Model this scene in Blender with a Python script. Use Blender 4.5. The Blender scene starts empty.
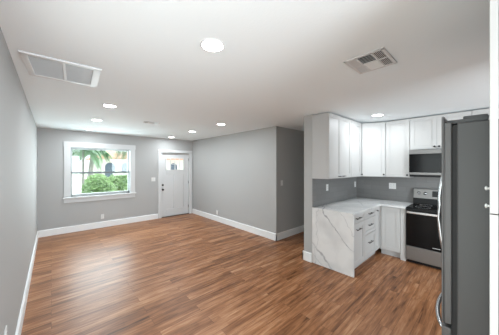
import bpy, math, random
from mathutils import Vector, Matrix
random.seed(7)
SC = bpy.context.scene
COL = SC.collection
R = math.radians
PI = math.pi

# ------------------------------------------------------------------ camera, world, sun, exposure
EYE = 1.59
cam = bpy.data.cameras.new('camera')
cam.sensor_width = 36.0
cam.lens = 217.8 / 499 * 36.0
cam.shift_y = -1.5 / 499
cam.clip_start = 0.02
cam_o = bpy.data.objects.new('camera', cam)
cam_o.location = (0, 0, EYE)
cam_o.rotation_euler = (R(90), 0, R(-42.3))
COL.objects.link(cam_o)
SC.camera = cam_o

SC.view_settings.view_transform = 'Standard'
SC.view_settings.look = 'None'
SC.view_settings.gamma = 1.0
SC.view_settings.use_curve_mapping = False
SC.view_settings.exposure = 1.0

SKY_STRENGTH = 1.25
SKY_COLOR = (0.86, 0.94, 1.0)
LAMP_W = 5.2
LAMP_COLOR = (0.87, 0.95, 1.0)
REAR_FILL_W = 146.0
FRONT_DAY_W = 30.0
SIDE_FILL_W = 16.0
KITCHEN_FILL_W = 14.0
DAY_FILL_COLOR = (0.82, 0.93, 1.0)  # tint shared by street daylight and the added fill lamps

world = bpy.data.worlds.new('sky')
SC.world = world
world.use_nodes = True
wn = world.node_tree.nodes
wn['Background'].inputs['Color'].default_value = (*SKY_COLOR, 1)
wn['Background'].inputs['Strength'].default_value = SKY_STRENGTH

sun = bpy.data.lights.new('sun', 'SUN')
sun.energy = 1.6
sun.angle = R(2)
sun.color = (1.0, 0.96, 0.9)
sun_o = bpy.data.objects.new('sun', sun)
sun_o.rotation_euler = (R(42), 0, R(62))
sun_o.location = (6, 4, 9)
COL.objects.link(sun_o)


def area(name, loc, rot, sx, sy, watts, color, parent=None):
    l = bpy.data.lights.new(name, 'AREA')
    l.shape = 'RECTANGLE'
    l.size, l.size_y = sx, sy
    l.energy = watts
    l.color = color
    o = bpy.data.objects.new(name, l)
    o.location = loc
    o.rotation_euler = rot
    COL.objects.link(o)
    return o


# daylight through the street window; rear, kitchen and side lamps are added fill
area('rear_fill', (0.4, -3.25, 1.15), (R(90), 0, 0), 3.4, 2.1, REAR_FILL_W, DAY_FILL_COLOR)  # added fill lamp at the invented rear opening
area('front_daylight', (0.99, 7.05, 1.45), (R(90), 0, R(180)), 1.25, 1.15, FRONT_DAY_W, DAY_FILL_COLOR)
area('kitchen_fill', (3.75, -3.25, 1.5), (R(90), 0, 0), 1.7, 1.1, KITCHEN_FILL_W, DAY_FILL_COLOR)  # added fill for the kitchen fronts, at an invented opening
area('side_fill', (-0.42, 0.65, 1.08), (R(90), 0, R(-90)), 1.9, 2.0, SIDE_FILL_W, (1.0, 0.99, 0.975))  # added fill from the left, outside the made-up glazed opening
SC.cycles.use_denoising = True
SC.cycles.max_bounces = 10
SC.cycles.diffuse_bounces = 6
SC.cycles.sample_clamp_indirect = 6.0


# ------------------------------------------------------------------ materials
def lin(r, g, b):
    f = lambda c: (c / 12.92 if c <= 0.04045 else ((c + 0.055) / 1.055) ** 2.4)
    return (f(r / 255), f(g / 255), f(b / 255))


def mat(name, col, rough=0.5, metal=0.0, bump=0.0, bscale=60.0, var=0.0, vscale=8.0, spec=0.5):
    """Principled paint / plastic / metal with a little procedural variation."""
    m = bpy.data.materials.new(name)
    m.use_nodes = True
    nt = m.node_tree
    p = nt.nodes['Principled BSDF']
    p.inputs['Base Color'].default_value = (*col, 1)
    p.inputs['Roughness'].default_value = rough
    p.inputs['Metallic'].default_value = metal
    p.inputs['Specular IOR Level'].default_value = spec
    tc = nt.nodes.new('ShaderNodeTexCoord')
    if var > 0:
        n = nt.nodes.new('ShaderNodeTexNoise')
        n.inputs['Scale'].default_value = vscale
        n.inputs['Detail'].default_value = 3
        nt.links.new(tc.outputs['Object'], n.inputs['Vector'])
        r = nt.nodes.new('ShaderNodeValToRGB')
        r.color_ramp.elements[0].position = 0.3
        r.color_ramp.elements[1].position = 0.7
        r.color_ramp.elements[0].color = (*[c * (1 - var) for c in col], 1)
        r.color_ramp.elements[1].color = (*[min(1, c * (1 + var)) for c in col], 1)
        nt.links.new(n.outputs['Fac'], r.inputs['Fac'])
        nt.links.new(r.outputs['Color'], p.inputs['Base Color'])
    if bump > 0:
        n2 = nt.nodes.new('ShaderNodeTexNoise')
        n2.inputs['Scale'].default_value = bscale
        n2.inputs['Detail'].default_value = 2
        nt.links.new(tc.outputs['Object'], n2.inputs['Vector'])
        b = nt.nodes.new('ShaderNodeBump')
        b.inputs['Strength'].default_value = bump
        b.inputs['Distance'].default_value = 0.004
        nt.links.new(n2.outputs['Fac'], b.inputs['Height'])
        nt.links.new(b.outputs['Normal'], p.inputs['Normal'])
    return m


def emis(name, col, strength):
    m = bpy.data.materials.new(name)
    m.use_nodes = True
    p = m.node_tree.nodes['Principled BSDF']
    p.inputs['Base Color'].default_value = (0.9, 0.9, 0.9, 1)
    p.inputs['Emission Color'].default_value = (*col, 1)
    p.inputs['Emission Strength'].default_value = strength
    return m


def glass(name, tint=(0.95, 0.98, 0.97)):
    m = bpy.data.materials.new(name)
    m.use_nodes = True
    nt = m.node_tree
    nt.nodes.remove(nt.nodes['Principled BSDF'])
    t = nt.nodes.new('ShaderNodeBsdfTransparent')
    t.inputs['Color'].default_value = (*tint, 1)
    g = nt.nodes.new('ShaderNodeBsdfGlossy')
    g.inputs['Roughness'].default_value = 0.02
    mx = nt.nodes.new('ShaderNodeMixShader')
    mx.inputs[0].default_value = 0.06
    nt.links.new(t.outputs[0], mx.inputs[1])
    nt.links.new(g.outputs[0], mx.inputs[2])
    nt.links.new(mx.outputs[0], nt.nodes['Material Output'].inputs['Surface'])
    return m


def brushed(name, col, rough, scale=(2, 2, 300)):
    m = mat(name, col, rough, 1.0)
    nt = m.node_tree
    p = nt.nodes['Principled BSDF']
    tc = nt.nodes.new('ShaderNodeTexCoord')
    mp = nt.nodes.new('ShaderNodeMapping')
    mp.inputs['Scale'].default_value = scale
    n = nt.nodes.new('ShaderNodeTexNoise')
    n.inputs['Scale'].default_value = 3
    r = nt.nodes.new('ShaderNodeMapRange')
    r.inputs['To Min'].default_value = rough - 0.05
    r.inputs['To Max'].default_value = rough + 0.08
    nt.links.new(tc.outputs['Object'], mp.inputs['Vector'])
    nt.links.new(mp.outputs[0], n.inputs['Vector'])
    nt.links.new(n.outputs['Fac'], r.inputs['Value'])
    nt.links.new(r.outputs[0], p.inputs['Roughness'])
    return m


def wood_floor():
    m = bpy.data.materials.new('wood_plank_floor')
    m.use_nodes = True
    nt = m.node_tree
    N, L = nt.nodes, nt.links
    p = N['Principled BSDF']
    tc = N.new('ShaderNodeTexCoord')
    br = N.new('ShaderNodeTexBrick')
    br.offset = 0.37
    br.inputs['Scale'].default_value = 1.0
    br.inputs['Brick Width'].default_value = 1.22
    br.inputs['Row Height'].default_value = 0.125
    br.inputs['Mortar Size'].default_value = 0.0012
    br.inputs['Mortar Smooth'].default_value = 0.2
    br.inputs['Color1'].default_value = (0, 0, 0, 1)
    br.inputs['Color2'].default_value = (1, 1, 1, 1)
    br.inputs['Mortar'].default_value = (0.5, 0.5, 0.5, 1)
    L.new(tc.outputs['Object'], br.inputs['Vector'])
    # second, narrower strip pattern inside the boards
    br2 = N.new('ShaderNodeTexBrick')
    br2.offset = 0.61
    br2.inputs['Scale'].default_value = 1.0
    br2.inputs['Brick Width'].default_value = 0.55
    br2.inputs['Row Height'].default_value = 0.0625
    br2.inputs['Mortar Size'].default_value = 0.0
    br2.inputs['Color1'].default_value = (0, 0, 0, 1)
    br2.inputs['Color2'].default_value = (1, 1, 1, 1)
    L.new(tc.outputs['Object'], br2.inputs['Vector'])
    # per-board offset so the grain does not run through
    add = N.new('ShaderNodeVectorMath')
    add.operation = 'MULTIPLY_ADD'
    add.inputs[1].default_value = (7, 3, 5)
    L.new(br.outputs['Color'], add.inputs[0])
    L.new(tc.outputs['Object'], add.inputs[2])
    mp = N.new('ShaderNodeMapping')
    mp.inputs['Scale'].default_value = (3.2, 42, 1)
    L.new(add.outputs[0], mp.inputs['Vector'])
    n1 = N.new('ShaderNodeTexNoise')
    n1.inputs['Scale'].default_value = 1.0
    n1.inputs['Detail'].default_value = 5
    n1.inputs['Roughness'].default_value = 0.62
    n1.inputs['Distortion'].default_value = 0.6
    L.new(mp.outputs[0], n1.inputs['Vector'])
    mp2 = N.new('ShaderNodeMapping')
    mp2.inputs['Scale'].default_value = (2.2, 19, 1)
    L.new(add.outputs[0], mp2.inputs['Vector'])
    n2 = N.new('ShaderNodeTexNoise')
    n2.inputs['Scale'].default_value = 1.0
    n2.inputs['Detail'].default_value = 3
    L.new(mp2.outputs[0], n2.inputs['Vector'])
    def math_(op, a, b):
        x = N.new('ShaderNodeMath')
        x.operation = op
        for i, v in enumerate((a, b)):
            if isinstance(v, (int, float)):
                x.inputs[i].default_value = v
            else:
                L.new(v, x.inputs[i])
        return x.outputs[0]
    t = math_('MULTIPLY', n1.outputs['Fac'], 0.62)
    t = math_('ADD', t, math_('MULTIPLY', n2.outputs['Fac'], 0.5))
    t = math_('ADD', t, math_('MULTIPLY', br.outputs['Color'], 0.16))
    t = math_('ADD', t, math_('MULTIPLY', br2.outputs['Color'], 0.07))
    r = N.new('ShaderNodeValToRGB')
    cr = r.color_ramp
    cr.elements[0].position = 0.40
    cr.elements[0].color = (*FLOOR_COLS[0], 1)
    cr.elements[1].position = 0.92
    cr.elements[1].color = (*FLOOR_COLS[3], 1)
    e = cr.elements.new(0.55)
    e.color = (*FLOOR_COLS[1], 1)
    e = cr.elements.new(0.70)
    e.color = (*FLOOR_COLS[2], 1)
    L.new(t, r.inputs['Fac'])
    mx = N.new('ShaderNodeMix')
    mx.data_type = 'RGBA'
    L.new(br.outputs['Fac'], mx.inputs['Factor'])
    L.new(r.outputs['Color'], mx.inputs['A'])
    mx.inputs['B'].default_value = (*lin(80, 46, 30), 1)
    L.new(mx.outputs['Result'], p.inputs['Base Color'])
    p.inputs['Roughness'].default_value = 0.38
    p.inputs['Specular IOR Level'].default_value = 0.3
    b = N.new('ShaderNodeBump')
    b.inputs['Strength'].default_value = 0.08
    b.inputs['Distance'].default_value = 0.002
    L.new(n1.outputs['Fac'], b.inputs['Height'])
    L.new(b.outputs['Normal'], p.inputs['Normal'])
    return m


FLOOR_COLS = [lin(52, 32, 20), lin(116, 75, 47), lin(150, 101, 67), lin(190, 144, 108)]


def quartz():
    """White engineered stone with thin grey veins; the broad veins follow lines in object space."""
    m = bpy.data.materials.new('veined_white_quartz')
    m.use_nodes = True
    nt = m.node_tree
    N, L = nt.nodes, nt.links
    p = N['Principled BSDF']
    p.inputs['Roughness'].default_value = 0.22
    tc = N.new('ShaderNodeTexCoord')
    n = N.new('ShaderNodeTexNoise')
    n.inputs['Scale'].default_value = 3.2
    n.inputs['Detail'].default_value = 4
    L.new(tc.outputs['Object'], n.inputs['Vector'])
    sub = N.new('ShaderNodeVectorMath')
    sub.operation = 'SUBTRACT'
    L.new(n.outputs['Color'], sub.inputs[0])
    sub.inputs[1].default_value = (0.5, 0.5, 0.5)
    ma = N.new('ShaderNodeVectorMath')
    ma.operation = 'MULTIPLY_ADD'
    ma.inputs[1].default_value = (0.26, 0.26, 0.26)
    L.new(sub.outputs[0], ma.inputs[0])
    L.new(tc.outputs['Object'], ma.inputs[2])

    def vein(nx, ny, nz, d, width, strength):
        dot = N.new('ShaderNodeVectorMath')
        dot.operation = 'DOT_PRODUCT'
        L.new(ma.outputs[0], dot.inputs[0])
        dot.inputs[1].default_value = (nx, ny, nz)
        s = N.new('ShaderNodeMath')
        s.operation = 'SUBTRACT'
        L.new(dot.outputs['Value'], s.inputs[0])
        s.inputs[1].default_value = d
        a = N.new('ShaderNodeMath')
        a.operation = 'ABSOLUTE'
        L.new(s.outputs[0], a.inputs[0])
        mr = N.new('ShaderNodeMapRange')
        mr.interpolation_type = 'SMOOTHSTEP'
        mr.inputs['From Min'].default_value = 0
        mr.inputs['From Max'].default_value = width
        mr.inputs['To Min'].default_value = strength
        mr.inputs['To Max'].default_value = 0
        L.new(a.outputs[0], mr.inputs['Value'])
        return mr.outputs[0]

    # end panel lies at x = 3.2 and spans y 1.31..1.96, z 0..0.9
    def line(p0, p1, width, strength, slope_x=0.35):
        (y0, z0), (y1, z1) = p0, p1
        ny, nz = (z1 - z0), -(y1 - y0)
        ln = math.hypot(ny, nz)
        ny, nz = ny / ln, nz / ln
        return vein(slope_x, ny, nz, ny * y0 + nz * z0 + slope_x * 3.2, width, strength)

    vs = [line((1.80, 0.905), (1.30, 0.36), 0.012, 0.75), line((1.96, 0.36), (1.60, 0.02), 0.022, 0.65),
          line((1.96, 0.20), (1.75, 0.01), 0.010, 0.45, -0.2), line((1.55, 0.9), (1.3, 0.62), 0.008, 0.4, 0.8),
          vein(0.75, 0.65, 0.0, 3.78, 0.010, 0.45), vein(0.6, -0.8, 0.0, 1.25, 0.014, 0.35),
          vein(0.35, 0.9, 0.0, 2.8, 0.008, 0.4)]
    cur = vs[0]
    for v in vs[1:]:
        x = N.new('ShaderNodeMath')
        x.operation = 'MAXIMUM'
        L.new(cur, x.inputs[0])
        L.new(v, x.inputs[1])
        cur = x.outputs[0]
    # fade veins in and out
    n3 = N.new('ShaderNodeTexNoise')
    n3.inputs['Scale'].default_value = 5
    L.new(tc.outputs['Object'], n3.inputs['Vector'])
    mr = N.new('ShaderNodeMapRange')
    mr.inputs['From Min'].default_value = 0.3
    mr.inputs['From Max'].default_value = 0.6
    mr.inputs['To Min'].default_value = 0.35
    mr.inputs['To Max'].default_value = 1.0
    L.new(n3.outputs['Fac'], mr.inputs['Value'])
    x = N.new('ShaderNodeMath')
    x.operation = 'MULTIPLY'
    L.new(cur, x.inputs[0])
    L.new(mr.outputs[0], x.inputs[1])
    # cloudy base
    n4 = N.new('ShaderNodeTexNoise')
    n4.inputs['Scale'].default_value = 2.5
    n4.inputs['Detail'].default_value = 5
    L.new(tc.outputs['Object'], n4.inputs['Vector'])
    r = N.new('ShaderNodeValToRGB')
    r.color_ramp.elements[0].position = 0.35
    r.color_ramp.elements[0].color = (*lin(206, 206, 206), 1)
    r.color_ramp.elements[1].position = 0.6
    r.color_ramp.elements[1].color = (*lin(226, 226, 225), 1)
    L.new(n4.outputs['Fac'], r.inputs['Fac'])
    mx = N.new('ShaderNodeMix')
    mx.data_type = 'RGBA'
    L.new(x.outputs[0], mx.inputs['Factor'])
    L.new(r.outputs['Color'], mx.inputs['A'])
    mx.inputs['B'].default_value = (*lin(120, 124, 130), 1)
    L.new(mx.outputs['Result'], p.inputs['Base Color'])
    return m


def tile():
    m = bpy.data.materials.new('grey_backsplash_tile')
    m.use_nodes = True
    nt = m.node_tree
    N, L = nt.nodes, nt.links
    p = N['Principled BSDF']
    p.inputs['Roughness'].default_value = 0.3
    tc = N.new('ShaderNodeTexCoord')
    sx = N.new('ShaderNodeSeparateXYZ')
    L.new(tc.outputs['Object'], sx.inputs[0])
    a = N.new('ShaderNodeMath')
    a.operation = 'SUBTRACT'
    L.new(sx.outputs['X'], a.inputs[0])
    L.new(sx.outputs['Y'], a.inputs[1])
    cx = N.new('ShaderNodeCombineXYZ')
    L.new(a.outputs[0], cx.inputs['X'])
    L.new(sx.outputs['Z'], cx.inputs['Y'])
    br = N.new('ShaderNodeTexBrick')
    br.inputs['Scale'].default_value = 1
    br.inputs['Brick Width'].default_value = 0.30
    br.inputs['Row Height'].default_value = 0.10
    br.inputs['Mortar Size'].default_value = 0.0018
    br.inputs['Color1'].default_value = (*lin(114, 113, 112), 1)
    br.inputs['Color2'].default_value = (*lin(123, 122, 121), 1)
    br.inputs['Mortar'].default_value = (*lin(103, 103, 102), 1)
    L.new(cx.outputs[0], br.inputs['Vector'])
    L.new(br.outputs['Color'], p.inputs['Base Color'])
    return m


def filter_mat(name, c1, c2, sc):
    m = mat(name, c1, 0.7)
    nt = m.node_tree
    tc = nt.nodes.new('ShaderNodeTexCoord')
    v = nt.nodes.new('ShaderNodeTexChecker')
    v.inputs['Scale'].default_value = sc
    v.inputs['Color1'].default_value = (*c1, 1)
    v.inputs['Color2'].default_value = (*c2, 1)
    nt.links.new(tc.outputs['Object'], v.inputs['Vector'])
    nt.links.new(v.outputs['Color'], nt.nodes['Principled BSDF'].inputs['Base Color'])
    return m


M = {}
M['wall'] = mat('grey_wall_paint', lin(174, 174, 173), 0.75, bump=0.12, bscale=90)
M['ceiling'] = mat('white_ceiling_paint', lin(240, 247, 250), 0.85, bump=0.15, bscale=60)
M['trim'] = mat('white_trim_paint', lin(210, 211, 211), 0.6, spec=0.25)
M['base'] = mat('white_baseboard_paint', lin(234, 235, 235), 0.5, spec=0.3)
M['floor'] = wood_floor()
M['cab'] = mat('white_cabinet_lacquer', lin(192, 191, 189), 0.45)
M['cabin'] = mat('white_cabinet_carcass', lin(187, 186, 185), 0.5)
M['quartz'] = quartz()
M['tile'] = tile()
M['pull'] = mat('dark_bronze_pull', lin(48, 46, 46), 0.35, 0.8)
M['steel'] = brushed('stainless_steel', lin(142, 141, 140), 0.38)
M['steel_light'] = brushed('polished_stainless', lin(190, 190, 191), 0.22)
M['fridge'] = mat('grey_fridge_side', lin(76, 76, 76), 0.5, 0.0, bump=0.05, bscale=200)
M['fridgedoor'] = mat('grey_fridge_door', lin(92, 91, 91), 0.45, 0.2)
M['rubber'] = mat('black_gasket', lin(40, 40, 41), 0.7)
M['hinge'] = mat('grey_plastic_hinge_cover', lin(72, 72, 73), 0.5)
M['black'] = mat('black_oven_glass', lin(14, 14, 15), 0.12, spec=0.2)
M['blackm'] = mat('black_enamel', lin(24, 24, 25), 0.35, spec=0.25)
M['mark'] = mat('light_grey_mark', lin(190, 190, 190), 0.5)
M['plate'] = mat('white_plastic_plate', lin(222, 222, 220), 0.35)
M['slot'] = mat('dark_slot', lin(60, 60, 60), 0.6)
M['ventw'] = mat('white_vent_metal', lin(222, 222, 222), 0.45)
M['duct'] = mat('dark_duct_interior', lin(70, 70, 70), 0.8)
M['filter'] = filter_mat('grey_filter_mesh', lin(206, 208, 208), lin(192, 194, 195), 160)
M['lens'] = emis('lamp_lens', (1.0, 0.99, 0.97), 14.0)
M['glass'] = glass('window_glass')
M['doorglass'] = glass('door_glass', (0.97, 0.98, 0.98))
M['vinyl'] = mat('white_vinyl_sash', lin(176, 180, 180), 0.4)
M['railgrey'] = mat('grey_meeting_rail', lin(104, 112, 114), 0.4)
M['lock'] = mat('dark_nickel_lock', lin(80, 78, 76), 0.3, 0.9)
M['knob'] = mat('brushed_nickel_knob', lin(225, 225, 223), 0.3, 0.4)
M['leaf'] = mat('green_leaves', lin(158, 188, 134), 0.6, var=0.45, vscale=14)
M['frond'] = mat('palm_fronds', lin(140, 172, 140), 0.6, var=0.2, vscale=3)
M['bark'] = mat('grey_palm_bark', lin(160, 156, 152), 0.9, bump=0.5, bscale=20, var=0.2)
M['grass'] = mat('pale_lawn', lin(200, 212, 185), 0.9, var=0.2, vscale=4)
M['street'] = mat('pale_street', lin(205, 203, 200), 0.9, var=0.06)
M['stucco'] = mat('white_stucco', lin(232, 228, 222), 0.9, bump=0.2, var=0.04)
M['roof'] = mat('terracotta_roof', lin(216, 166, 144), 0.8, bump=0.6, bscale=9, var=0.15, vscale=12)
M['pane'] = mat('dark_house_window', lin(90, 104, 118), 0.15)


# ------------------------------------------------------------------ mesh building
class MB:
    def __init__(self):
        self.v, self.f, self.mi, self.sm = [], [], [], []

    def add(self, vs, fs, mi=0, smooth=False, mtx=None):
        b = len(self.v)
        for p in vs:
            p = Vector(p)
            self.v.append(tuple(mtx @ p) if mtx else tuple(p))
        for f in fs:
            self.f.append([b + i for i in f])
            self.mi.append(mi)
            self.sm.append(smooth)
        return self

    def box(self, x0, x1, y0, y1, z0, z1, mi=0, mtx=None):
        vs = [(x, y, z) for x in (x0, x1) for y in (y0, y1) for z in (z0, z1)]
        fs = [(0, 1, 3, 2), (4, 6, 7, 5), (0, 4, 5, 1), (2, 3, 7, 6), (0, 2, 6, 4), (1, 5, 7, 3)]
        return self.add(vs, fs, mi, False, mtx)

    def prism(self, poly, z0, z1, mi=0, axis='Z', mtx=None, smooth=False):
        """extrude a closed CCW polygon along an axis"""
        n = len(poly)
        mk = {'Z': lambda a, b, c: (a, b, c), 'X': lambda a, b, c: (c, a, b), 'Y': lambda a, b, c: (b, c, a)}[axis]
        vs = [mk(a, b, z0) for a, b in poly] + [mk(a, b, z1) for a, b in poly]
        fs = [tuple(reversed(range(n))), tuple(range(n, 2 * n))]
        self.add(vs, fs, mi, False, mtx)
        return self.add(vs, [(i, (i + 1) % n, n + (i + 1) % n, n + i) for i in range(n)], mi, smooth, mtx)

    def lathe(self, prof, seg=24, mi=0, mtx=None):
        """profile of (radius, z) turned round local z"""
        vs, fs = [], []
        for r, z in prof:
            for k in range(seg):
                a = 2 * PI * k / seg
                vs.append((r * math.cos(a), r * math.sin(a), z))
        for i in range(len(prof) - 1):
            for k in range(seg):
                k2 = (k + 1) % seg
                fs.append((i * seg + k, i * seg + k2, (i + 1) * seg + k2, (i + 1) * seg + k))
        self.add(vs, fs, mi, True, mtx)
        self.add(vs[:seg], [tuple(reversed(range(seg)))], mi, False, mtx)
        return self.add(vs[-seg:], [tuple(range(seg))], mi, False, mtx)

    def tube(self, pts, r, seg=10, mi=0, mtx=None):
        pts = [Vector(p) for p in pts]
        vs, fs = [], []
        up = Vector((0, 0, 1))
        n = len(pts)
        for i, p in enumerate(pts):
            d = (pts[min(i + 1, n - 1)] - pts[max(i - 1, 0)]).normalized()
            a = d.cross(up)
            if a.length < 1e-3:
                a = d.cross(Vector((1, 0, 0)))
            a.normalize()
            b = d.cross(a)
            rr = r[i] if isinstance(r, (list, tuple)) else r
            for k in range(seg):
                t = 2 * PI * k / seg
                vs.append(p + a * (rr * math.cos(t)) + b * (rr * math.sin(t)))
        for i in range(n - 1):
            for k in range(seg):
                k2 = (k + 1) % seg
                fs.append((i * seg + k, i * seg + k2, (i + 1) * seg + k2, (i + 1) * seg + k))
        self.add(vs, fs, mi, True, mtx)
        self.add(vs[:seg], [tuple(range(seg))], mi, False, mtx)
        return self.add(vs[-seg:], [tuple(reversed(range(seg)))], mi, False, mtx)

    def build(self, name, m, parent=None, bevel=0.0, loc=None, rot=None):
        me = bpy.data.meshes.new(name)
        me.from_pydata(self.v, [], self.f)
        for mm in (m if isinstance(m, (list, tuple)) else [m]):
            me.materials.append(mm)
        me.polygons.foreach_set('material_index', self.mi)
        me.polygons.foreach_set('use_smooth', self.sm)
        import bmesh
        bm = bmesh.new()
        bm.from_mesh(me)
        bmesh.ops.remove_doubles(bm, verts=bm.verts, dist=1e-6)
        bmesh.ops.recalc_face_normals(bm, faces=bm.faces)
        bm.to_mesh(me)
        bm.free()
        o = bpy.data.objects.new(name, me)
        COL.objects.link(o)
        if parent:
            o.parent = parent
        if loc:
            o.location = loc
        if rot:
            o.rotation_euler = rot
        if bevel:
            b = o.modifiers.new('bevel', 'BEVEL')
            b.width = bevel
            b.segments = 2
            b.limit_method = 'ANGLE'
            b.angle_limit = R(40)
        return o


def empty(name, loc=(0, 0, 0), rz=0.0, label=None, cat=None, group=None, kind=None):
    o = bpy.data.objects.new(name, None)
    o.empty_display_size = 0.05
    o.location = loc
    o.rotation_euler = (0, 0, rz)
    COL.objects.link(o)
    return tag(o, label, cat, group, kind)


def tag(o, label=None, cat=None, group=None, kind=None):
    if label: o['label'] = label
    if cat: o['category'] = cat
    if group: o['group'] = group
    if kind: o['kind'] = kind
    return o


def struct(name, mb, m, label, cat, bevel=0.0):
    return tag(mb.build(name, m, bevel=bevel), label, cat, kind='structure')


def copy_tree(o, parent=None):
    c = o.copy()
    COL.objects.link(c)
    if parent:
        c.parent = parent
    for ch in list(o.children):
        copy_tree(ch, c)
    return c


# ------------------------------------------------------------------ room shell
H = 2.44
XL, XR, YB = -0.23, 3.54, 6.74          # left wall, right wall, street wall
YH = 3.045                              # corner where the right wall turns into the side hall
PX, PY0, PY1 = 3.18, 1.963, 2.117       # free end and two faces of the kitchen partition
XK = 4.96                               # range wall
YN = -0.66                              # wall behind refrigerator
XE, YE = 6.4, -3.3                      # far ends that the photo does not show

struct('floor', MB().box(-3.4, XE, YE - 0.2, YB + 0.2, -0.1, 0), M['floor'], 'red-brown wood plank floor running through living room and kitchen', 'floor')
struct('ceiling', MB().box(-3.4, XE, YE - 0.2, YB + 0.2, H, H + 0.2), M['ceiling'], 'flat white ceiling with recessed lights', 'ceiling')
b = MB()
b.box(XL - 0.15, XL, 1.65, YB + 0.2, 0, H)
b.box(XL - 0.15, XL, -0.35, 1.65, 2.12, H)
b.box(XL - 0.15, XL, -0.45, -0.35, 0, H)
struct('wall_left', b, M['wall'], 'long grey wall along the window end of the room', 'wall')
# street wall with a window opening and a door opening
WX0, WX1, WZ0, WZ1 = 0.335, 1.635, 0.845, 2.045
DX0, DX1, DZ1 = 2.475, 3.425, 2.02
b = MB()
y0, y1 = YB, YB + 0.2
b.box(XL, WX0, y0, y1, 0, H)
b.box(WX0, WX1, y0, y1, 0, WZ0)
b.box(WX0, WX1, y0, y1, WZ1, H)
b.box(WX1, DX0, y0, y1, 0, H)
b.box(DX0, DX1, y0, y1, DZ1, H)
b.box(DX1, XR + 0.15, y0, y1, 0, H)
struct('wall_back', b, M['wall'], 'grey street wall holding window and entry door', 'wall')
# right wall and the hall wall it turns into: one L-shaped run
struct('wall_right', MB().box(XR, XR + 0.13, YH, YB, 0, H), M['wall'], 'grey wall beside entry door', 'wall')
struct('wall_hall', MB().box(XR + 0.13, XE, YH, YH + 0.13, 0, H), M['wall'], 'shaded grey wall of side hall carrying a light switch', 'wall')
struct('wall_partition', MB().box(PX, XE, PY0, PY1, 0, H), M['wall'], 'grey partition wall between side hall and kitchen', 'wall')
struct('wall_kitchen', MB().box(XK, XK + 0.13, YE, PY0, 0, H), M['wall'], 'grey kitchen wall behind range', 'wall')
struct('wall_near', MB().box(1.10, 2.45, YN - 0.13, YN, 0, H), M['wall'], 'grey wall behind refrigerator', 'wall')
struct('wall_hall_end', MB().box(XE - 0.1, XE, PY1, YH, 0, H), M['wall'], 'end wall of side hall', 'wall')
# unseen rear end of the house; wall openings added to admit fill light
b = MB()
b.box(-3.4, -1.3, YE - 0.15, YE, 0, H)
b.box(-1.3, 2.1, YE - 0.15, YE, 2.2, H)
b.box(2.1, 2.9, YE - 0.15, YE, 0, H)
b.box(2.9, 4.6, YE - 0.15, YE, 0, 0.95)
b.box(2.9, 4.6, YE - 0.15, YE, 2.05, H)
b.box(4.6, XE, YE - 0.15, YE, 0, H)
struct('wall_rear', b, M['wall'], 'rear wall with two openings added to let in fill light', 'wall')
struct('wall_rear_side', MB().box(-3.4, -3.25, YE, -0.45, 0, H).box(-3.4, XL - 0.15, -0.45, -0.3, 0, H), M['wall'], 'side wall of rear room', 'wall')

# baseboards: 15 cm tall with an eased top
BH, BT = 0.15, 0.018


def base_x(b, x0, x1, y, s):            # runs along x, sticks out by s
    b.prism([(y, 0), (y + s * BT, 0), (y + s * BT, BH - 0.012), (y + s * BT * 0.5, BH), (y, BH)], x0, x1, axis='X')


def base_y(b, y0, y1, x, s):
    b.prism([(0, x), (0, x + s * BT), (BH - 0.012, x + s * BT), (BH, x + s * BT * 0.5), (BH, x)], y0, y1, axis='Y')


b = MB(); base_y(b, 1.73, YB, XL, 1)
struct('baseboard_left', b, M['base'], 'white baseboard along left wall', 'baseboard')
b = MB(); base_x(b, XL + BT, 2.385, YB, -1)
struct('baseboard_back', b, M['base'], 'white baseboard under the window', 'baseboard')
b = MB(); base_y(b, YH - BT, YB, XR, -1)
struct('baseboard_right', b, M['base'], 'white baseboard on grey wall beside entry door', 'baseboard')
b = MB(); base_x(b, XR - BT, XE - 0.1, YH, -1)
struct('baseboard_hall', b, M['base'], 'white baseboard in side hall', 'baseboard')
b = MB(); base_y(b, PY0, PY1 + BT, PX, -1); base_x(b, PX - BT, XE - 0.1, PY1, 1)
struct('baseboard_partition', b, M['base'], 'white baseboard wrapping the end of kitchen partition', 'baseboard')

# tiled backsplash over the counter (structure trim on two walls)
b = MB()
b.box(PX + 0.012, XK, PY0 - 0.010, PY0, 0.905, 1.40)
b.box(XK - 0.010, XK, YN, PY0 - 0.010, 0.905, 1.86)
struct('trim_1', b, M['tile'], 'grey tiled backsplash between counter and upper cabinets', 'backsplash')

# ------------------------------------------------------------------ window_1
w = empty('window_1', (0, YB, 0), 0, 'white single-hung window with view of palms and hedge', 'window', kind='structure')
b = MB()
b.box(WX0 - 0.115, WX0 + 0.005, -0.022, 0, WZ0 - 0.02, WZ1)
b.box(WX1 - 0.005, WX1 + 0.115, -0.022, 0, WZ0 - 0.02, WZ1)
b.box(WX0 - 0.125, WX1 + 0.125, -0.028, 0, WZ1, WZ1 + 0.125)
b.build('casing', M['trim'], w, 0.003)
b = MB()
b.box(WX0 - 0.12, WX1 + 0.12, -0.02, 0, WZ0 - 0.135, WZ0 - 0.035)
b.build('apron', M['trim'], w, 0.003)
b = MB()
b.box(WX0 - 0.14, WX1 + 0.14, -0.05, 0.09, WZ0 - 0.035, WZ0)
b.build('window_sill', M['trim'], w, 0.004)
b = MB()
b.box(WX0, WX0 + 0.014, 0.0, 0.2, WZ0, WZ1)
b.box(WX1 - 0.014, WX1, 0.0, 0.2, WZ0, WZ1)
b.box(WX0, WX1, 0.0, 0.2, WZ1 - 0.014, WZ1)
b.box(WX0, WX1, 0.09, 0.2, WZ0, WZ0 + 0.014)
b.build('window_frame', M['vinyl'], w)
zm = 1.43
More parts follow.
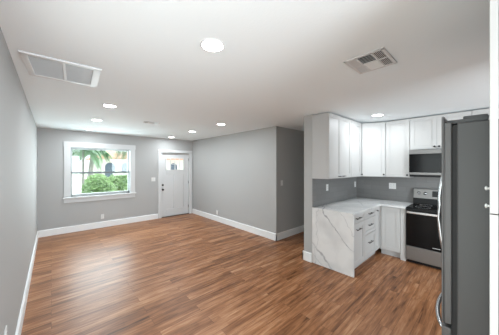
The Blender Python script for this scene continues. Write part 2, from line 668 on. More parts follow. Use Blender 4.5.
for nm, z0, z1, yy in (('upper_sash', zm - 0.03, WZ1 - 0.014, 0.115), ('lower_sash', WZ0 + 0.002, zm + 0.012, 0.07)):
    x0, x1 = WX0 + 0.014, WX1 - 0.014
    s = MB()
    st = 0.03
    s.box(x0, x0 + st, yy, yy + 0.035, z0, z1)
    s.box(x1 - st, x1, yy, yy + 0.035, z0, z1)
    if nm == 'upper_sash':
        s.box(x0, x1, yy, yy + 0.035, z1 - 0.03, z1)
        s.box(x0, x1, yy, yy + 0.035, z0, z0 + 0.04, 1)
    else:
        s.box(x0, x1, yy, yy + 0.035, z0, z0 + 0.055)
        s.box(x0, x1, yy, yy + 0.035, z1 - 0.045, z1, 1)
    so = s.build(nm, [M['vinyl'], M['railgrey']], w, 0.002)
    MB().box(x0 + st - 0.004, x1 - st + 0.004, yy + 0.012, yy + 0.017, z0 + 0.03, z1 - 0.025).build('pane', M['glass'], so)
MB().box(0.965, 1.005, 0.055, 0.07, zm - 0.012, zm + 0.014).build('sash_lock', M['vinyl'], w, 0.003)

# ------------------------------------------------------------------ door_1
d = empty('door_1', (0, YB, 0), 0, 'white entry door with small high window and dark lock', 'door', kind='structure')
b = MB()
b.box(DX0 - 0.085, DX0 + 0.008, -0.022, 0, 0, DZ1 - 0.008)
b.box(DX1 - 0.008, DX1 + 0.085, -0.022, 0, 0, DZ1 - 0.008)
b.box(DX0 - 0.085, DX1 + 0.085, -0.022, 0, DZ1 - 0.008, DZ1 + 0.075)
b.build('casing', M['trim'], d, 0.003)
b = MB()
b.box(DX0, DX0 + 0.02, 0, 0.16, 0, DZ1)
b.box(DX1 - 0.02, DX1, 0, 0.16, 0, DZ1)
b.box(DX0, DX1, 0, 0.16, DZ1 - 0.02, DZ1)
b.build('door_frame', M['trim'], d)
sx0, sx1, sz0, sz1 = DX0 + 0.024, DX1 - 0.024, 0.014, DZ1 - 0.024
LX0, LX1, LZ0, LZ1 = 2.66, 3.24, 1.47, 1.83
yf, yk = 0.055, 0.10
s = MB()
s.box(sx0, LX0, yf, yk, sz0, sz1)
s.box(LX1, sx1, yf, yk, sz0, sz1)
s.box(LX0, LX1, yf, yk, LZ1, sz1)
s.box(LX0, LX1, yf, yk, 1.32, LZ0)
s.box(LX0, LX1, yf, yk, sz0, 0.24)
xm = (LX0 + LX1) / 2
s.box(xm - 0.05, xm + 0.05, yf, yk, 0.24, 1.32)
for a0, a1 in ((LX0, xm - 0.05), (xm + 0.05, LX1)):
    s.box(a0, a1, yf + 0.012, yk - 0.005, 0.24, 1.32)
s.build('door_panel', M['trim'], d, 0.004)
s = MB()
fw = 0.028
s.box(LX0 - fw, LX1 + fw, yf - 0.012, yf, LZ1 - 0.002, LZ1 + fw)
s.box(LX0 - fw, LX1 + fw, yf - 0.012, yf, LZ0 - fw, LZ0 + 0.002)
s.box(LX0 - fw, LX0 + 0.002, yf - 0.012, yf, LZ0, LZ1)
s.box(LX1 - 0.002, LX1 + fw, yf - 0.012, yf, LZ0, LZ1)
for k in (1, 2, 3):
    x = LX0 + (LX1 - LX0) * k / 4
    s.box(x - 0.009, x + 0.009, yf + 0.004, yf + 0.03, LZ0, LZ1)
s.box(LX0, LX1, yf + 0.004, yf + 0.03, (LZ0 + LZ1) / 2 - 0.009, (LZ0 + LZ1) / 2 + 0.009)
lf = s.build('window_frame', M['trim'], d, 0.002)
MB().box(LX0, LX1, yf + 0.014, yf + 0.02, LZ0, LZ1).build('pane', M['doorglass'], lf)
kx = sx0 + 0.05
turn = lambda x, y, z: Matrix.Translation((x, y, z)) @ Matrix.Rotation(R(90), 4, 'X')
MB().lathe([(0.032, 0), (0.032, 0.008), (0.012, 0.012), (0.012, 0.035), (0.024, 0.042), (0.028, 0.055), (0.022, 0.07), (0.006, 0.075)], 20, mtx=turn(kx, yf, 0.86)).build('doorknob', M['lock'], d)
MB().lathe([(0.031, 0), (0.031, 0.012), (0.024, 0.018), (0.006, 0.019)], 20, mtx=turn(kx, yf, 1.00)).box(kx - 0.004, kx + 0.004, yf - 0.034, yf - 0.018, 0.985, 1.015).build('deadbolt', M['lock'], d)
for z in (0.25, 1.05, 1.80):
    MB().box(sx1 - 0.004, sx1 + 0.004, yf - 0.012, yf + 0.002, z - 0.045, z + 0.045).build('hinge', M['lock'], d)
MB().box(DX0 + 0.02, DX1 - 0.02, 0.0, 0.2, 0, 0.013).build('threshold', M['lock'], d)


# made-up glazed opening in the unseen left wall, added to admit side fill
w2 = empty('added_window', (XL, 0, 0), 0, 'glazed opening beside the camera, added to let in side light', 'window', kind='structure')
s = MB()
for yy in (-0.35, 0.635, 1.60):
    s.box(-0.12, -0.06, yy, yy + 0.05, 0, 2.12)
s.box(-0.12, -0.06, -0.35, 1.65, 2.06, 2.12)
s.box(-0.12, -0.06, -0.35, 1.65, 0, 0.05)
s.build('window_frame', M['vinyl'], w2)
s = MB()
s.box(0, 0.02, 1.65, 1.73, 0, 2.20).box(0, 0.02, -0.43, -0.35, 0, 2.20).box(0, 0.02, -0.35, 1.65, 2.12, 2.20)
s.build('casing', M['trim'], w2)
MB().box(-0.092, -0.088, -0.30, 1.60, 0.05, 2.06).build('pane', M['glass'], w2)

# ------------------------------------------------------------------ ceiling fixtures
def recessed(x, y, label):
    t = empty('recessed_light', (x, y, H), 0, label, 'ceiling light', 'recessed ceiling lights')
    MB().lathe([(0.084, 0.0), (0.084, -0.003), (0.080, -0.006), (0.075, -0.007), (0.073, -0.005), (0.073, 0.0)], 40).build('trim_ring', M['ventw'], t)
    MB().lathe([(0.0735, -0.001), (0.0735, -0.005), (0.05, -0.0065), (0.004, -0.007)], 40).build('lens', M['lens'], t)
    l = bpy.data.lights.new('bulb', 'AREA')
    l.shape = 'DISK'
    l.size = 0.15
    l.energy = LAMP_W
    l.color = LAMP_COLOR
    o = bpy.data.objects.new('bulb', l)
    o.location = (0, 0, -0.010)
    o.parent = t
    COL.objects.link(o)
    return t


recessed(0.84, 1.31, 'large bright recessed ceiling light nearest the middle of the photo top')
recessed(0.61, 3.60, 'recessed ceiling light just beyond the big return grille')
recessed(0.62, 4.87, 'second recessed ceiling light beyond the return grille, above window side')
recessed(0.64, 6.18, 'recessed ceiling light closest to the window')
recessed(2.55, 3.66, 'recessed ceiling light nearest the hall corner, beside grey wall')
recessed(2.57, 4.92, 'middle recessed ceiling light of the row beside the grey entry wall')
recessed(2.60, 6.26, 'recessed ceiling light in front of the entry door')
recessed(4.03, 1.25, 'recessed ceiling light over the kitchen counter corner')

# return air grille: two filter panels in a white frame
g = empty('return_air_grille', (0.09, 2.57, H), R(-3.5), 'large rectangular white return air grille with two grey panels on the ceiling', 'air grille')
hw, hh = 0.225, 0.238
s = MB()
s.box(-hw - 0.03, hw + 0.03, -hh - 0.03, -hh + 0.012, -0.012, 0)
s.box(-hw - 0.03, hw + 0.03, hh - 0.012, hh + 0.03, -0.012, 0)
s.box(-hw - 0.03, -hw + 0.012, -hh, hh, -0.012, 0)
s.box(hw - 0.03, hw + 0.03, -hh, hh, -0.012, 0)
s.box(-0.012, 0.008, -hh, hh, -0.010, 0)
s.build('frame', M['ventw'], g, 0.003)
for a0, a1 in ((-hw + 0.012, -0.012), (0.008, hw - 0.03)):
    MB().box(a0, a1, -hh + 0.012, hh - 0.012, -0.003, 0).build('filter_panel', M['filter'], g)
    s = MB()
    for k in range(26):
        y = -hh + 0.02 + k * (2 * hh - 0.04) / 25
        s.box(a0, a1, y - 0.002, y + 0.002, -0.007, -0.003)
    s.build('louver', M['filter'], g)


def register(x, y, rz, w_, h_, label):
    """white stamped ceiling register: frame, dark duct behind, four louver fields blowing four ways"""
    t = empty('ceiling_vent', (x, y, H), rz, label, 'air vent', 'white ceiling air registers')
    a, c = w_ / 2, h_ / 2
    ns, sl = (6, 0.006) if h_ > 0.25 else (3, 0.0075)
    f = 0.022 if h_ > 0.25 else 0.015
    s = MB()
    s.box(-a, a, -c, -c + f, -0.008, 0); s.box(-a, a, c - f, c, -0.008, 0)
    s.box(-a, -a + f, -c, c, -0.008, 0); s.box(a - f, a, -c, c, -0.008, 0)
    s.box(-a * 0.38 - 0.006, -a * 0.38 + 0.006, -c, c, -0.008, 0)
    s.box(a * 0.38 - 0.006, a * 0.38 + 0.006, -c, c, -0.008, 0)
    s.box(-a, a, -0.006, 0.006, -0.008, 0)
    s.build('frame', M['ventw'], t, 0.002)
    MB().box(-a + f, a - f, -c + f, c - f, -0.0015, 0).build('duct', M['duct'], t)
    cols = [(-a + f, -a * 0.38 - 0.006), (-a * 0.38 + 0.006, a * 0.38 - 0.006), (a * 0.38 + 0.006, a - f)]
    for j, (x0, x1) in enumerate(cols):
        for (q0, q1, sg) in ((-c + f, -0.006, -1), (0.006, c - f, 1)):
            s = MB()
            if j == 1:
                n = ns
                for k in range(n):
                    yy = q0 + (k + 0.5) * (q1 - q0) / n
                    m_ = Matrix.Translation((0, yy, -0.005)) @ Matrix.Rotation(R(-38) * sg, 4, 'X')
                    s.box(x0, x1, -sl, sl, -0.0006, 0.0006, mtx=m_)
            else:
                n = ns
                sj = -1 if j == 0 else 1
                for k in range(n):
                    xx = x0 + (k + 0.5) * (x1 - x0) / n
                    m_ = Matrix.Translation((xx, 0, -0.005)) @ Matrix.Rotation(R(38) * sj, 4, 'Y')
                    s.box(-sl, sl, q0, q1, -0.0006, 0.0006, mtx=m_)
            s.build('louver', M['ventw'], t)
    return t


register(1.925, 0.65, R(90), 0.29, 0.34, 'square white ceiling vent with dark louvers in front of the kitchen')
register(1.45, 4.44, R(-10), 0.28, 0.17, 'small white ceiling vent between the two rows of recessed lights')


# ------------------------------------------------------------------ wall plates
def plate(kind, loc, rz, label, gang=1, group=None):
    """local: plate faces -y, stands against a wall at y = 0"""
    name = 'light_switch' if kind == 'switch' else 'wall_outlet'
    t = empty(name, loc, rz, label, 'light switch' if kind == 'switch' else 'outlet', group)
    wd = 0.036 + 0.023 * (gang - 1) * 1.0
    MB().box(-wd, wd, -0.006, 0, -0.058, 0.058).build('cover_plate', M['plate'], t, 0.002)
    for i in range(gang):
        cx = (i - (gang - 1) / 2) * 0.046
        if kind == 'switch':
            MB().box(cx - 0.0165, cx + 0.0165, -0.010, -0.005, -0.033, 0.033).build('rocker', M['plate'], t, 0.002)
        else:
            for sz in (-0.02, 0.02):
                o = MB().box(cx - 0.016, cx + 0.016, -0.0085, -0.005, sz - 0.014, sz + 0.014).build('receptacle', M['plate'], t, 0.002)
                MB().box(cx - 0.008, cx - 0.006, -0.0092, -0.008, sz - 0.005, sz + 0.006).box(cx + 0.006, cx + 0.008, -0.0092, -0.008, sz - 0.004, sz + 0.005).build('slot', M['slot'], o)
    return t


plate('switch', (2.25, YB, 1.19), 0, 'white double light switch on the wall beside entry door', 2)
plate('switch', (3.72, YH, 1.22), 0, 'white light switch on the shaded side hall wall', 1)
plate('outlet', (0.98, YB, 0.28), 0, 'white outlet low on the wall under the window')
plate('outlet', (XR, 5.28, 0.25), R(-90), 'white outlet low on the grey wall beside entry door')
plate('outlet', (XL, 2.19, 0.44), R(90), 'white outlet low on the long left wall, at the photo edge')
plate('outlet', (3.66, PY0 - 0.010, 1.205), 0, 'white outlet on grey backsplash under the double-door cabinet')
plate('outlet', (4.93 - 0.06, PY0 - 0.010, 1.195), 0, 'white outlet in the backsplash corner beneath the corner cabinet')
plate('outlet', (XK - 0.010, 1.272, 1.20), R(-90), 'white double outlet on backsplash beside the range', 2)


# ------------------------------------------------------------------ cabinets
def shaker(b, x0, x1, z0, z1, y=0.0, th=0.02, st=0.055, rec=0.007):
    """shaker front: stiles, rails, recessed field with a stepped inner edge; faces -y, front at y"""
    b.box(x0, x0 + st, y, y + th, z0, z1)
    b.box(x1 - st, x1, y, y + th, z0, z1)
    b.box(x0 + st, x1 - st, y, y + th, z1 - st, z1)
    b.box(x0 + st, x1 - st, y, y + th, z0, z0 + st)
    q = 0.010
    i0, i1, j0, j1 = x0 + st, x1 - st, z0 + st, z1 - st
    if i1 - i0 > 0.03 and j1 - j0 > 0.03:
        b.box(i0, i0 + q, y + 0.003, y + th, j0, j1)
        b.box(i1 - q, i1, y + 0.003, y + th, j0, j1)
        b.box(i0 + q, i1 - q, y + 0.003, y + th, j1 - q, j1)
        b.box(i0 + q, i1 - q, y + 0.003, y + th, j0, j0 + q)
        i0 += q; i1 -= q; j0 += q; j1 -= q
    b.box(i0, i1, y + rec, y + th - 0.002, j0, j1)


def front(kind, x0, x1, z0, z1, parent, hw=None, st=0.055):
    """door or drawer front with its pull. hw: ('pull', x, z, length) or ('knob', x, z)"""
    b = MB()
    shaker(b, x0, x1, z0, z1, st=st)
    o = b.build(kind, M['cab'], parent, 0.0015)
    if hw and hw[0] == 'knob':
        m_ = turn(hw[1], 0, hw[2])
        MB().lathe([(0.009, 0), (0.006, 0.004), (0.006, 0.014), (0.014, 0.018), (0.015, 0.024), (0.010, 0.029), (0.002, 0.030)], 16, mtx=m_).build('knob', M['pull'], o)
    elif hw:
        _, x, z, ln = hw
        h = MB()
        h.tube([(x - ln / 2, -0.030, z), (x + ln / 2, -0.030, z)], 0.006, 12)
        for sx in (-1, 1):
            h.tube([(x + sx * ln * 0.36, 0.001, z), (x + sx * ln * 0.36, -0.030, z)], 0.005, 10)
        h.build('handle', M['pull'], o)
    return o


G = 0.0025


def carcass(parent, x0, x1, dep, z0, z1, toe=0.0):
    b = MB()
    if toe:
        b.box(x0, x1, 0.021, dep, toe, z1)
        b.box(x0, x1, 0.075, dep, 0, toe)
    else:
        b.box(x0, x1, 0.021, dep, z0, z1)
    return b.build('body', M['cabin'], parent, 0.001)


UZ0, UZ1 = 1.385, 2.425
UD = 0.298                                # depth of upper cabinets with doors
UY = PY0 - 0.001 - UD                     # their front plane on the partition
UX = XK - 0.001 - UD                      # and on the range wall

# double-door upper cabinet on the partition
ux0, ux1 = PX + 0.002, 3.985
t = empty('upper_cabinet', (ux0, UY, 0), 0, 'white double-door upper cabinet at the free end of the partition', 'cabinet', 'white upper cabinets')
W = ux1 - ux0
carcass(t, 0, W, UD, UZ0, UZ1)
front('door', 0.002, W / 2 - G / 2 - 0.004, UZ0 + 0.012, UZ1 - 0.006, t, ('pull', W / 2 - 0.07, UZ0 + 0.035, 0.10))
front('door', W / 2 + G / 2 - 0.004, W - 0.004, UZ0 + 0.012, UZ1 - 0.006, t, ('pull', W / 2 + 0.075, UZ0 + 0.035, 0.10))
# single-door upper next to it
ux2 = 4.468
t = empty('upper_cabinet', (ux1 + 0.001, UY, 0), 0, 'white single-door upper cabinet between the double-door unit and the corner cabinet', 'cabinet', 'white upper cabinets')
W = ux2 - ux1 - 0.001
carcass(t, 0, W, UD, UZ0, UZ1)
front('door', 0.004, W - 0.012, UZ0 + 0.012, UZ1 - 0.006, t, ('knob', W - 0.04, UZ0 + 0.045), st=0.075)
# diagonal corner cabinet
cx0, cy0, cx1, cy1 = ux2 + 0.001, UY, UX, 1.312
ang = math.atan2(cy1 - cy0, cx1 - cx0)
W = math.hypot(cx1 - cx0, cy1 - cy0)
t = empty('upper_corner_cabinet', (cx0, cy0, 0), ang, 'white diagonal corner upper cabinet', 'cabinet', 'white upper cabinets')
mt = Matrix.Rotation(-ang, 4, 'Z') @ Matrix.Translation((-cx0, -cy0, 0))
off = Vector((-math.sin(ang), math.cos(ang), 0)) * 0.021
poly = [(cx0, cy0 + 0.021 / math.cos(ang)), (cx1 + 0.021 / -math.sin(ang), cy1), (XK - 0.001, cy1), (XK - 0.001, PY0 - 0.001), (cx0, PY0 - 0.001)]
MB().prism(poly, UZ0, UZ1, mtx=mt).build('body', M['cabin'], t, 0.001)
front('door', 0.006, W - 0.006, UZ0 + 0.012, UZ1 - 0.006, t, ('knob', W - 0.035, UZ0 + 0.045))
# range wall: single door, over-microwave double door, next double door
t = empty('upper_cabinet', (UX, cy1 - 0.001, 0), R(-90), 'white single-door upper cabinet between corner cabinet and microwave', 'cabinet', 'white upper cabinets')
W = cy1 - 0.001 - 0.936
carcass(t, 0, W, UD, UZ0, UZ1)
front('door', 0.006, W - 0.004, UZ0 + 0.012, UZ1 - 0.006, t, ('knob', W - 0.035, UZ0 + 0.045))
t = empty('upper_cabinet', (UX, 0.935, 0), R(-90), 'short white two-door upper cabinet directly above the microwave', 'cabinet', 'white upper cabinets')
W = 0.764
carcass(t, 0, W, UD, 1.868, UZ1)
front('door', 0.004, W / 2 - G / 2 - 0.018, 1.875, UZ1 - 0.006, t, ('knob', W / 2 - 0.045, 1.91))
front('door', W / 2 + G / 2 - 0.018, W - 0.004, 1.875, UZ1 - 0.006, t, ('knob', W / 2 + 0.012, 1.91))
t = empty('upper_cabinet', (UX, 0.170, 0), R(-90), 'white upper cabinet whose top shows above the refrigerator', 'cabinet', 'white upper cabinets')
W = 0.80
carcass(t, 0, W, UD, UZ0, UZ1)
front('door', 0.004, W / 2 - G / 2, UZ0 + 0.012, UZ1 - 0.006, t, ('knob', W / 2 - 0.035, UZ0 + 0.045))
front('door', W / 2 + G / 2, W - 0.004, UZ0 + 0.012, UZ1 - 0.006, t, ('knob', W / 2 + 0.035, UZ0 + 0.045))

# base cabinets on the partition, facing -y
BY = 1.322
BZ1 = 0.873
BD = PY0 - 0.011 - BY
bx0 = PX + 0.012 + 0.022
bx1, bx2, bx3 = 3.665, 4.160, 4.379
t = empty('base_cabinet', (bx0, BY, 0), 0, 'white base cabinet with one drawer over one door, next to the stone end panel', 'cabinet', 'white base cabinets')
W = bx1 - bx0
carcass(t, 0, W, BD, 0, BZ1, 0.10)
front('drawer', 0.006, W - 0.003, 0.742, BZ1 - 0.008, t, ('pull', W * 0.40, 0.81, 0.17), st=0.03)
front('door', 0.006, W - 0.003, 0.115, 0.736, t, ('pull', W * 0.42, 0.645, 0.17))
t = empty('base_cabinet', (bx1 + 0.001, BY, 0), 0, 'white base cabinet with three stacked drawers', 'cabinet', 'white base cabinets')
W = bx2 - bx1 - 0.001
carcass(t, 0, W, BD, 0, BZ1, 0.10)
for z0, z1, zh in ((0.742, BZ1 - 0.008, 0.813), (0.485, 0.736, 0.628), (0.115, 0.479, 0.345)):
    front('drawer', 0.003, W - 0.003, z0, z1, t, ('pull', W * 0.44, zh, 0.17), st=0.03 if z1 > 0.8 else 0.05)
t = empty('base_cabinet', (bx2 + 0.001, BY, 0), 0, 'narrow white base cabinet in the inner corner with a single knob', 'cabinet', 'white base cabinets')
W = bx3 - bx2 - 0.001
carcass(t, 0, W, BD, 0, BZ1, 0.10)
front('door', 0.003, W - 0.003, 0.115, BZ1 - 0.008, t, ('knob', 0.055, 0.81), st=0.05)
# base cabinet on the range wall, facing -x
BX = 4.38
t = empty('base_cabinet', (BX, BY - 0.002, 0), R(-90), 'white base cabinet with one door and a full-height filler beside the range', 'cabinet', 'white base cabinets')
W = BY - 0.002 - 0.936
carcass(t, 0, W - 0.001, XK - 0.012 - BX, 0, BZ1, 0.10)
front('door', 0.026, W - 0.078, 0.115, BZ1 - 0.008, t)
MB().box(W - 0.074, W, 0.001, 0.021, 0.0, BZ1 - 0.002).box(0.001, 0.023, 0.004, 0.021, 0.1, BZ1 - 0.008).build('filler_strip', M['cab'], t, 0.001)

# worktop with its waterfall end
CT0, CT1 = 0.875, 0.908
ct = empty('countertop', (0, 0, 0), 0, 'white veined stone worktop with waterfall end panel', 'countertop')
ov = 0.02
poly = [(PX + 0.002, BY - ov), (BX - ov, BY - ov), (BX - ov, 0.9355), (XK - 0.011, 0.9355), (XK - 0.011, PY0 - 0.011), (PX + 0.012, PY0 - 0.011), (PX + 0.012, PY0 - 0.001), (PX + 0.002, PY0 - 0.001)]
MB().prism(poly, CT0, CT1).build('worktop', M['quartz'], ct, 0.002)
MB().box(PX + 0.002, PX + 0.032, BY - ov - 0.006, PY0 - 0.001, 0, CT0).build('waterfall_panel', M['quartz'], ct, 0.001)

# ------------------------------------------------------------------ microwave
mw = empty('microwave', (4.575, 0.930, 0), R(-90), 'stainless and black built-in microwave over the range', 'microwave')
W = 0.754
mz0, mz1 = 1.405, 1.864
MB().box(0, W, 0.03, XK - 0.012 - 4.575, mz0, mz1).build('body', M['blackm'], mw, 0.002)
MB().box(0, W, 0.0, 0.03, mz1 - 0.072, mz1).build('top_panel', M['steel'], mw, 0.003)
dr = MB().box(0, W * 0.76, 0.004, 0.03, mz0 + 0.078, mz1 - 0.074).build('door', M['black'], mw, 0.002)
MB().box(0.05, W * 0.70, 0.0025, 0.004, mz0 + 0.12, mz1 - 0.11).build('door_window', M['black'], dr)
MB().box(W * 0.765, W, 0.004, 0.03, mz0 + 0.078, mz1 - 0.074).build('control_panel', M['black'], mw, 0.002)
MB().box(0, W, -0.006, 0.03, mz0 + 0.036, mz0 + 0.076).build('bottom_rail', M['steel'], mw, 0.004)
MB().box(0.01, W - 0.01, 0.02, 0.03, mz0 + 0.002, mz0 + 0.035).build('vent_grille', M['blackm'], mw)

# ------------------------------------------------------------------ range
rg = empty('range', (4.350, 0.929, 0), R(-90), 'stainless electric range with black glass oven door', 'range')
W = 0.758
D = XK - 0.012 - 4.350
MB().box(0.0, W, 0.04, D, 0.045, 0.893).build('body', M['blackm'], rg, 0.002)
for fx in (0.05, W - 0.05):
    for fy in (0.09, D - 0.08):
        MB().lathe([(0.02, 0), (0.02, 0.012), (0.012, 0.016), (0.012, 0.046)], 14, mtx=Matrix.Translation((fx, fy, 0))).build('leg', M['blackm'], rg)
cp = MB().box(0.0, W, 0.005, D - 0.08, 0.893, 0.912).build('cooktop', M['black'], rg, 0.004)
for ex, ey, er in ((0.2, 0.17, 0.10), (0.56, 0.17, 0.085), (0.2, 0.42, 0.085), (0.56, 0.42, 0.10)):
    MB().lathe([(er, 0.9118), (er, 0.9126), (er - 0.004, 0.9126), (er - 0.004, 0.9118)], 36, mtx=Matrix.Translation((ex, ey, 0))).build('burner_ring', M['mark'], cp)
MB().box(0.0, W, 0.006, 0.045, 0.862, 0.8925).build('front_rail', M['blackm'], rg, 0.003)
od = MB().box(0.004, W - 0.004, 0.0, 0.04, 0.285, 0.860).build('oven_door', M['black'], rg, 0.004)
h = MB()
h.box(0.02, W - 0.02, -0.048, -0.030, 0.820, 0.856)
for hx in (0.05, W - 0.05):
    h.box(hx - 0.014, hx + 0.014, -0.032, 0.0, 0.826, 0.850)
h.build('handle', M['steel_light'], od, 0.005)
MB().box(W * 0.5 - 0.035, W * 0.5 + 0.06, -0.001, 0.0005, 0.318, 0.327).build('badge', M['mark'], od)
MB().box(0.004, W - 0.004, 0.0, 0.04, 0.055, 0.278).build('drawer', M['steel'], rg, 0.005)
MB().box(0.02, W - 0.02, 0.03, 0.06, 0.012, 0.05).build('kick_plate', M['blackm'], rg)
bg = MB()
bg.prism([(D - 0.085, 0.912), (D, 0.912), (D, 1.185), (D - 0.055, 1.185), (D - 0.075, 1.02)], 0.0, W, axis='X')
bgo = bg.build('backguard', M['blackm'], rg, 0.003)
tilt = math.atan2(0.02, 0.165)
pm = Matrix.Translation((0, D - 0.075, 1.02)) @ Matrix.Rotation(-tilt, 4, 'X')
MB().box(0.004, W - 0.004, -0.006, 0.004, -0.004, 0.164, mtx=pm).build('control_panel', M['steel'], bgo, 0.003)
for kx_ in (0.085, 0.175, W - 0.175, W - 0.085):
    km = pm @ Matrix.Translation((kx_, -0.006, 0.085)) @ Matrix.Rotation(R(90), 4, 'X')
    MB().lathe([(0.026, 0), (0.026, 0.004), (0.021, 0.006), (0.018, 0.026), (0.004, 0.028)], 20, mtx=km).build('knob', M['steel_light'], bgo)
MB().box(0.27, 0.49, -0.0075, -0.005, 0.035, 0.135, mtx=pm).build('display', M['black'], bgo)

# ------------------------------------------------------------------ refrigerator
FX, FW = 1.50, 0.91
fr = empty('refrigerator', (FX, -0.58, 0), 0, 'tall grey refrigerator seen from its side, with french doors and bottom freezer', 'refrigerator')
fy = 0.58                       # world y = local y - 0.58; body front at world 0.107
bf, df0, df1 = fy + 0.107, fy + 0.127, fy + 0.166
MB().box(0, FW, 0, bf, 0.03, 1.805).build('body', M['fridge'], fr, 0.006)
MB().box(0.012, FW - 0.012, bf - 0.002, df0 + 0.002, 0.06, 1.795).build('gasket', M['rubber'], fr)
for fx in (0.06, FW - 0.06):
    for yy in (0.06, bf - 0.05):
        MB().lathe([(0.022, 0), (0.022, 0.012), (0.014, 0.016), (0.014, 0.032)], 14, mtx=Matrix.Translation((fx, yy, 0))).build('leg', M['rubber'], fr)
for x0, x1, hx in ((0.0, FW / 2 - 0.003, FW / 2 - 0.045), (FW / 2 + 0.003, FW, FW / 2 + 0.045)):
    b = MB().box(x0, x1, df0, df1 - 0.012, 0.785, 1.812).box(x0, x1, df1 - 0.012, df1, 0.785, 1.845)
    do = b.build('door', M['fridgedoor'], fr, 0.004)
    n = 16
    pts = []
    for k in range(n + 1):
        u = k / n
        pts.append((hx, df1 - 0.004 + 0.060 * math.sin(PI * u) ** 0.6, 0.93 + 0.72 * u))
    MB().tube(pts, 0.011, 12).build('handle', M['steel_light'], do)
dz = MB().box(0, FW, df0, df1, 0.055, 0.762).build('freezer_drawer', M['fridgedoor'], fr, 0.006)
pts = []
for k in range(21):
    u = k / 20
    pts.append((0.13 + (FW - 0.26) * u, df1 - 0.004 + 0.066 * math.sin(PI * u) ** 0.6, 0.675))
MB().tube(pts, 0.011, 12).build('handle', M['steel_light'], dz)
for x0, x1 in ((0.02, 0.11), (FW - 0.11, FW - 0.02)):
    s = MB()
    s.prism([(x0, bf - 0.105), (x1, bf - 0.105), (x1, bf - 0.03), (x1 - 0.02, bf + 0.005), (x1 - 0.02, df1 - 0.014), (x0 + 0.01, df1 - 0.014), (x0 + 0.01, bf + 0.005), (x0, bf - 0.03)], 1.8055, 1.826)
    s.prism([(x0, bf - 0.105), (x1, bf - 0.105), (x1, bf - 0.02), (x0, bf - 0.02)], 1.826, 1.838)
    s.build('hinge_cover', M['hinge'], fr, 0.004)
    MB().lathe([(0.012, 1.812), (0.012, 1.828), (0.003, 1.830)], 12, mtx=Matrix.Translation((x0 + 0.03, df1 - 0.03, 0))).build('hinge_pin', M['knob'], fr)

# ------------------------------------------------------------------ pantry cabinet at the photo's right edge
pc = empty('pantry_cabinet', (1.13, -0.0225, 0), R(180), 'tall white pantry cabinet with small knobs at the photo edge, beside the refrigerator', 'cabinet')
# local -y faces world +y; local x runs towards world -x
W = 0.345
MB().box(-W, 0, 0.030, 0.60, 0.0, 2.42).build('body', M['cabin'], pc)
for z0, z1 in ((0.10, 1.421), (1.425, 2.415)):
    b = MB()
    shaker(b, -W + 0.003, 0, z0, z1, y=-0.0205)
    po = b.build('door', M['cab'], pc, 0.001)
    if z0 > 1:
        for kz in (1.444, 1.507):
            m_ = Matrix.Translation((-0.05 - (0.02 if kz > 1.5 else 0), -0.0205, kz)) @ Matrix.Rotation(R(90), 4, 'X')
            MB().lathe([(0.006, 0), (0.004, 0.002), (0.004, 0.005), (0.008, 0.007), (0.008, 0.010), (0.005, 0.012), (0.001, 0.0125)], 14, mtx=m_).build('knob', M['knob'], po)

# ------------------------------------------------------------------ outside
struct('ground', MB().box(-40, 60, YB + 0.2, 17, -0.3, -0.12), M['grass'], 'pale sunlit lawn outside window', 'lawn')
struct('street', MB().box(-40, 60, 17, 24, -0.3, -0.13), M['street'], 'pale street beyond the lawn', 'street')
struct('ground_far', MB().box(-40, 60, 24, 70, -0.3, -0.12), M['grass'], 'lawn across the street', 'lawn')


def leaf_cloud(b, c, rad, n, size, rng):
    for _ in range(n):
        while True:
            v = Vector((rng.uniform(-1, 1), rng.uniform(-1, 1), rng.uniform(-1, 1)))
            if 0.1 < v.length < 1:
                break
        v = v.normalized() * (v.length ** 0.35)
        p = Vector(c) + Vector((v.x * rad[0], v.y * rad[1], v.z * rad[2]))
        d = Vector((rng.gauss(0, 1), rng.gauss(0, 1), rng.gauss(0, 1))).normalized()
        e = d.orthogonal().normalized()
        f = d.cross(e)
        s = size * rng.uniform(0.6, 1.3)
        q = [p - d * s, p + e * s * 0.42 + f * s * 0.1, p + d * s, p - e * s * 0.42 + f * s * 0.1]
        b.add(q, [(0, 1, 2, 3)])


def bush(x, y, rx, ry, h, n, label, seed):
    rng = random.Random(seed)
    t = empty('bush', (x, y, -0.12), 0, label, 'bush', 'leafy green bushes outside the window')
    b = MB()
    leaf_cloud(b, (0, 0, h * 0.55), (rx, ry, h * 0.47), n, 0.05, rng)
    for k in range(7):
        leaf_cloud(b, (rng.uniform(-rx, rx) * 0.75, rng.uniform(-ry, ry) * 0.6, h * rng.uniform(0.6, 0.88)), (rx * 0.35, ry * 0.4, h * 0.18), n // 9, 0.048, rng)
    b.build('foliage', M['leaf'], t)
    s = MB()
    for k in range(6):
        a = k * PI / 3
        s.tube([(0.06 * math.cos(a), 0.06 * math.sin(a), 0), (rx * 0.3 * math.cos(a), ry * 0.3 * math.sin(a), h * 0.3), (rx * 0.5 * math.cos(a), ry * 0.5 * math.sin(a), h * 0.7)], [0.025, 0.018, 0.008], 7)
    s.build('stem', M['bark'], t)


bush(1.18, 9.0, 0.46, 0.40, 1.42, 2600, 'leafy green bush in the middle of the window view', 1)
bush(2.05, 10.0, 0.60, 0.42, 1.40, 2800, 'leafy green bush at the window edge towards the entry door', 2)


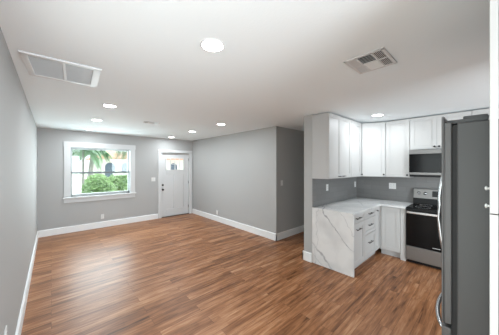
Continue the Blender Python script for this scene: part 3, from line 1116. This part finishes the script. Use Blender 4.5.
def palm(x, y, h, r, nf, fl, lean, label, seed):
    rng = random.Random(seed)
    t = empty('palm_tree', (x, y, -0.12), 0, label, 'palm tree', 'palm trees outside the window')
    pts = [(lean * (k / 8) ** 1.6, 0, h * k / 8) for k in range(9)]
    MB().tube(pts, [r * (1.25 - 0.4 * k / 8) for k in range(9)], 12).build('trunk', M['bark'], t)
    for k in range(nf):
        az = 2 * PI * k / nf + rng.uniform(-0.2, 0.2)
        el = rng.uniform(-0.1, 1.0)
        b = MB()
        m_ = Matrix.Translation((lean, 0, h)) @ Matrix.Rotation(az, 4, 'Z')
        L_ = fl * rng.uniform(0.8, 1.15)
        spine = []
        n = 12
        for i in range(n + 1):
            u = i / n
            spine.append(Vector((L_ * u * math.cos(el) * (1 - 0.25 * u), 0, L_ * (math.sin(el) * u - 0.95 * u * u))))
        b.tube(spine, [0.02 * (1 - 0.8 * i / n) for i in range(n + 1)], 5, mtx=m_)
        for i in range(1, n * 3):
            u = i / (n * 3)
            j = min(int(u * n), n - 1)
            p = spine[j].lerp(spine[j + 1], u * n - j)
            ll = 0.32 * fl * math.sin(PI * (0.12 + 0.85 * u))
            for sg in (-1, 1):
                tip = p + Vector((0.35 * ll, sg * 0.75 * ll, -0.45 * ll))
                wv = Vector((0.022 * fl, 0, 0))
                b.add([p - wv, p + wv, tip + wv * 0.2, tip - wv * 0.2], [(0, 1, 2, 3)], mtx=m_)
        b.build('frond', M['frond'], t)


palm(1.30, 12.8, 2.45, 0.10, 18, 1.1, 0.2, 'palm tree rising behind the bush in the middle of the window', 11)
palm(0.88, 10.2, 2.35, 0.04, 14, 0.9, 0.0, 'slim palm with thin trunk at the left side of the window', 12)
palm(2.95, 11.6, 2.6, 0.09, 16, 1.15, -0.1, 'palm tree drooping into the upper right of the window', 13)

hs = empty('house', (0, 0, 0), 0, 'white house with terracotta roof across the street', 'house')
MB().box(3.9, 15.0, 27, 35, -0.12, 2.55).build('wall', M['stucco'], hs)
b = MB()
b.add([(3.3, 26.4, 2.5), (15.6, 26.4, 2.5), (15.6, 35.6, 2.5), (3.3, 35.6, 2.5), (6.2, 31, 4.1), (12.7, 31, 4.1),
       (3.3, 26.4, 2.38), (15.6, 26.4, 2.38), (15.6, 35.6, 2.38), (3.3, 35.6, 2.38)],
      [(0, 1, 5, 4), (1, 2, 5), (2, 3, 4, 5), (3, 0, 4), (0, 6, 7, 1), (1, 7, 8, 2), (2, 8, 9, 3), (3, 9, 6, 0), (6, 9, 8, 7)])
b.build('roof', M['roof'], hs)
for x in (4.6, 6.1, 9.0, 11.5):
    arch = [(x + 0.45 * math.cos(PI * k / 12), 1.5 + 0.45 * math.sin(PI * k / 12)) for k in range(13)]
    poly = [(x + 0.45, 0.4)] + arch + [(x - 0.45, 0.4)]
    MB().prism([(z, xx) for xx, z in poly], 26.96, 27.02, axis='Y').build('window', M['pane'], hs)
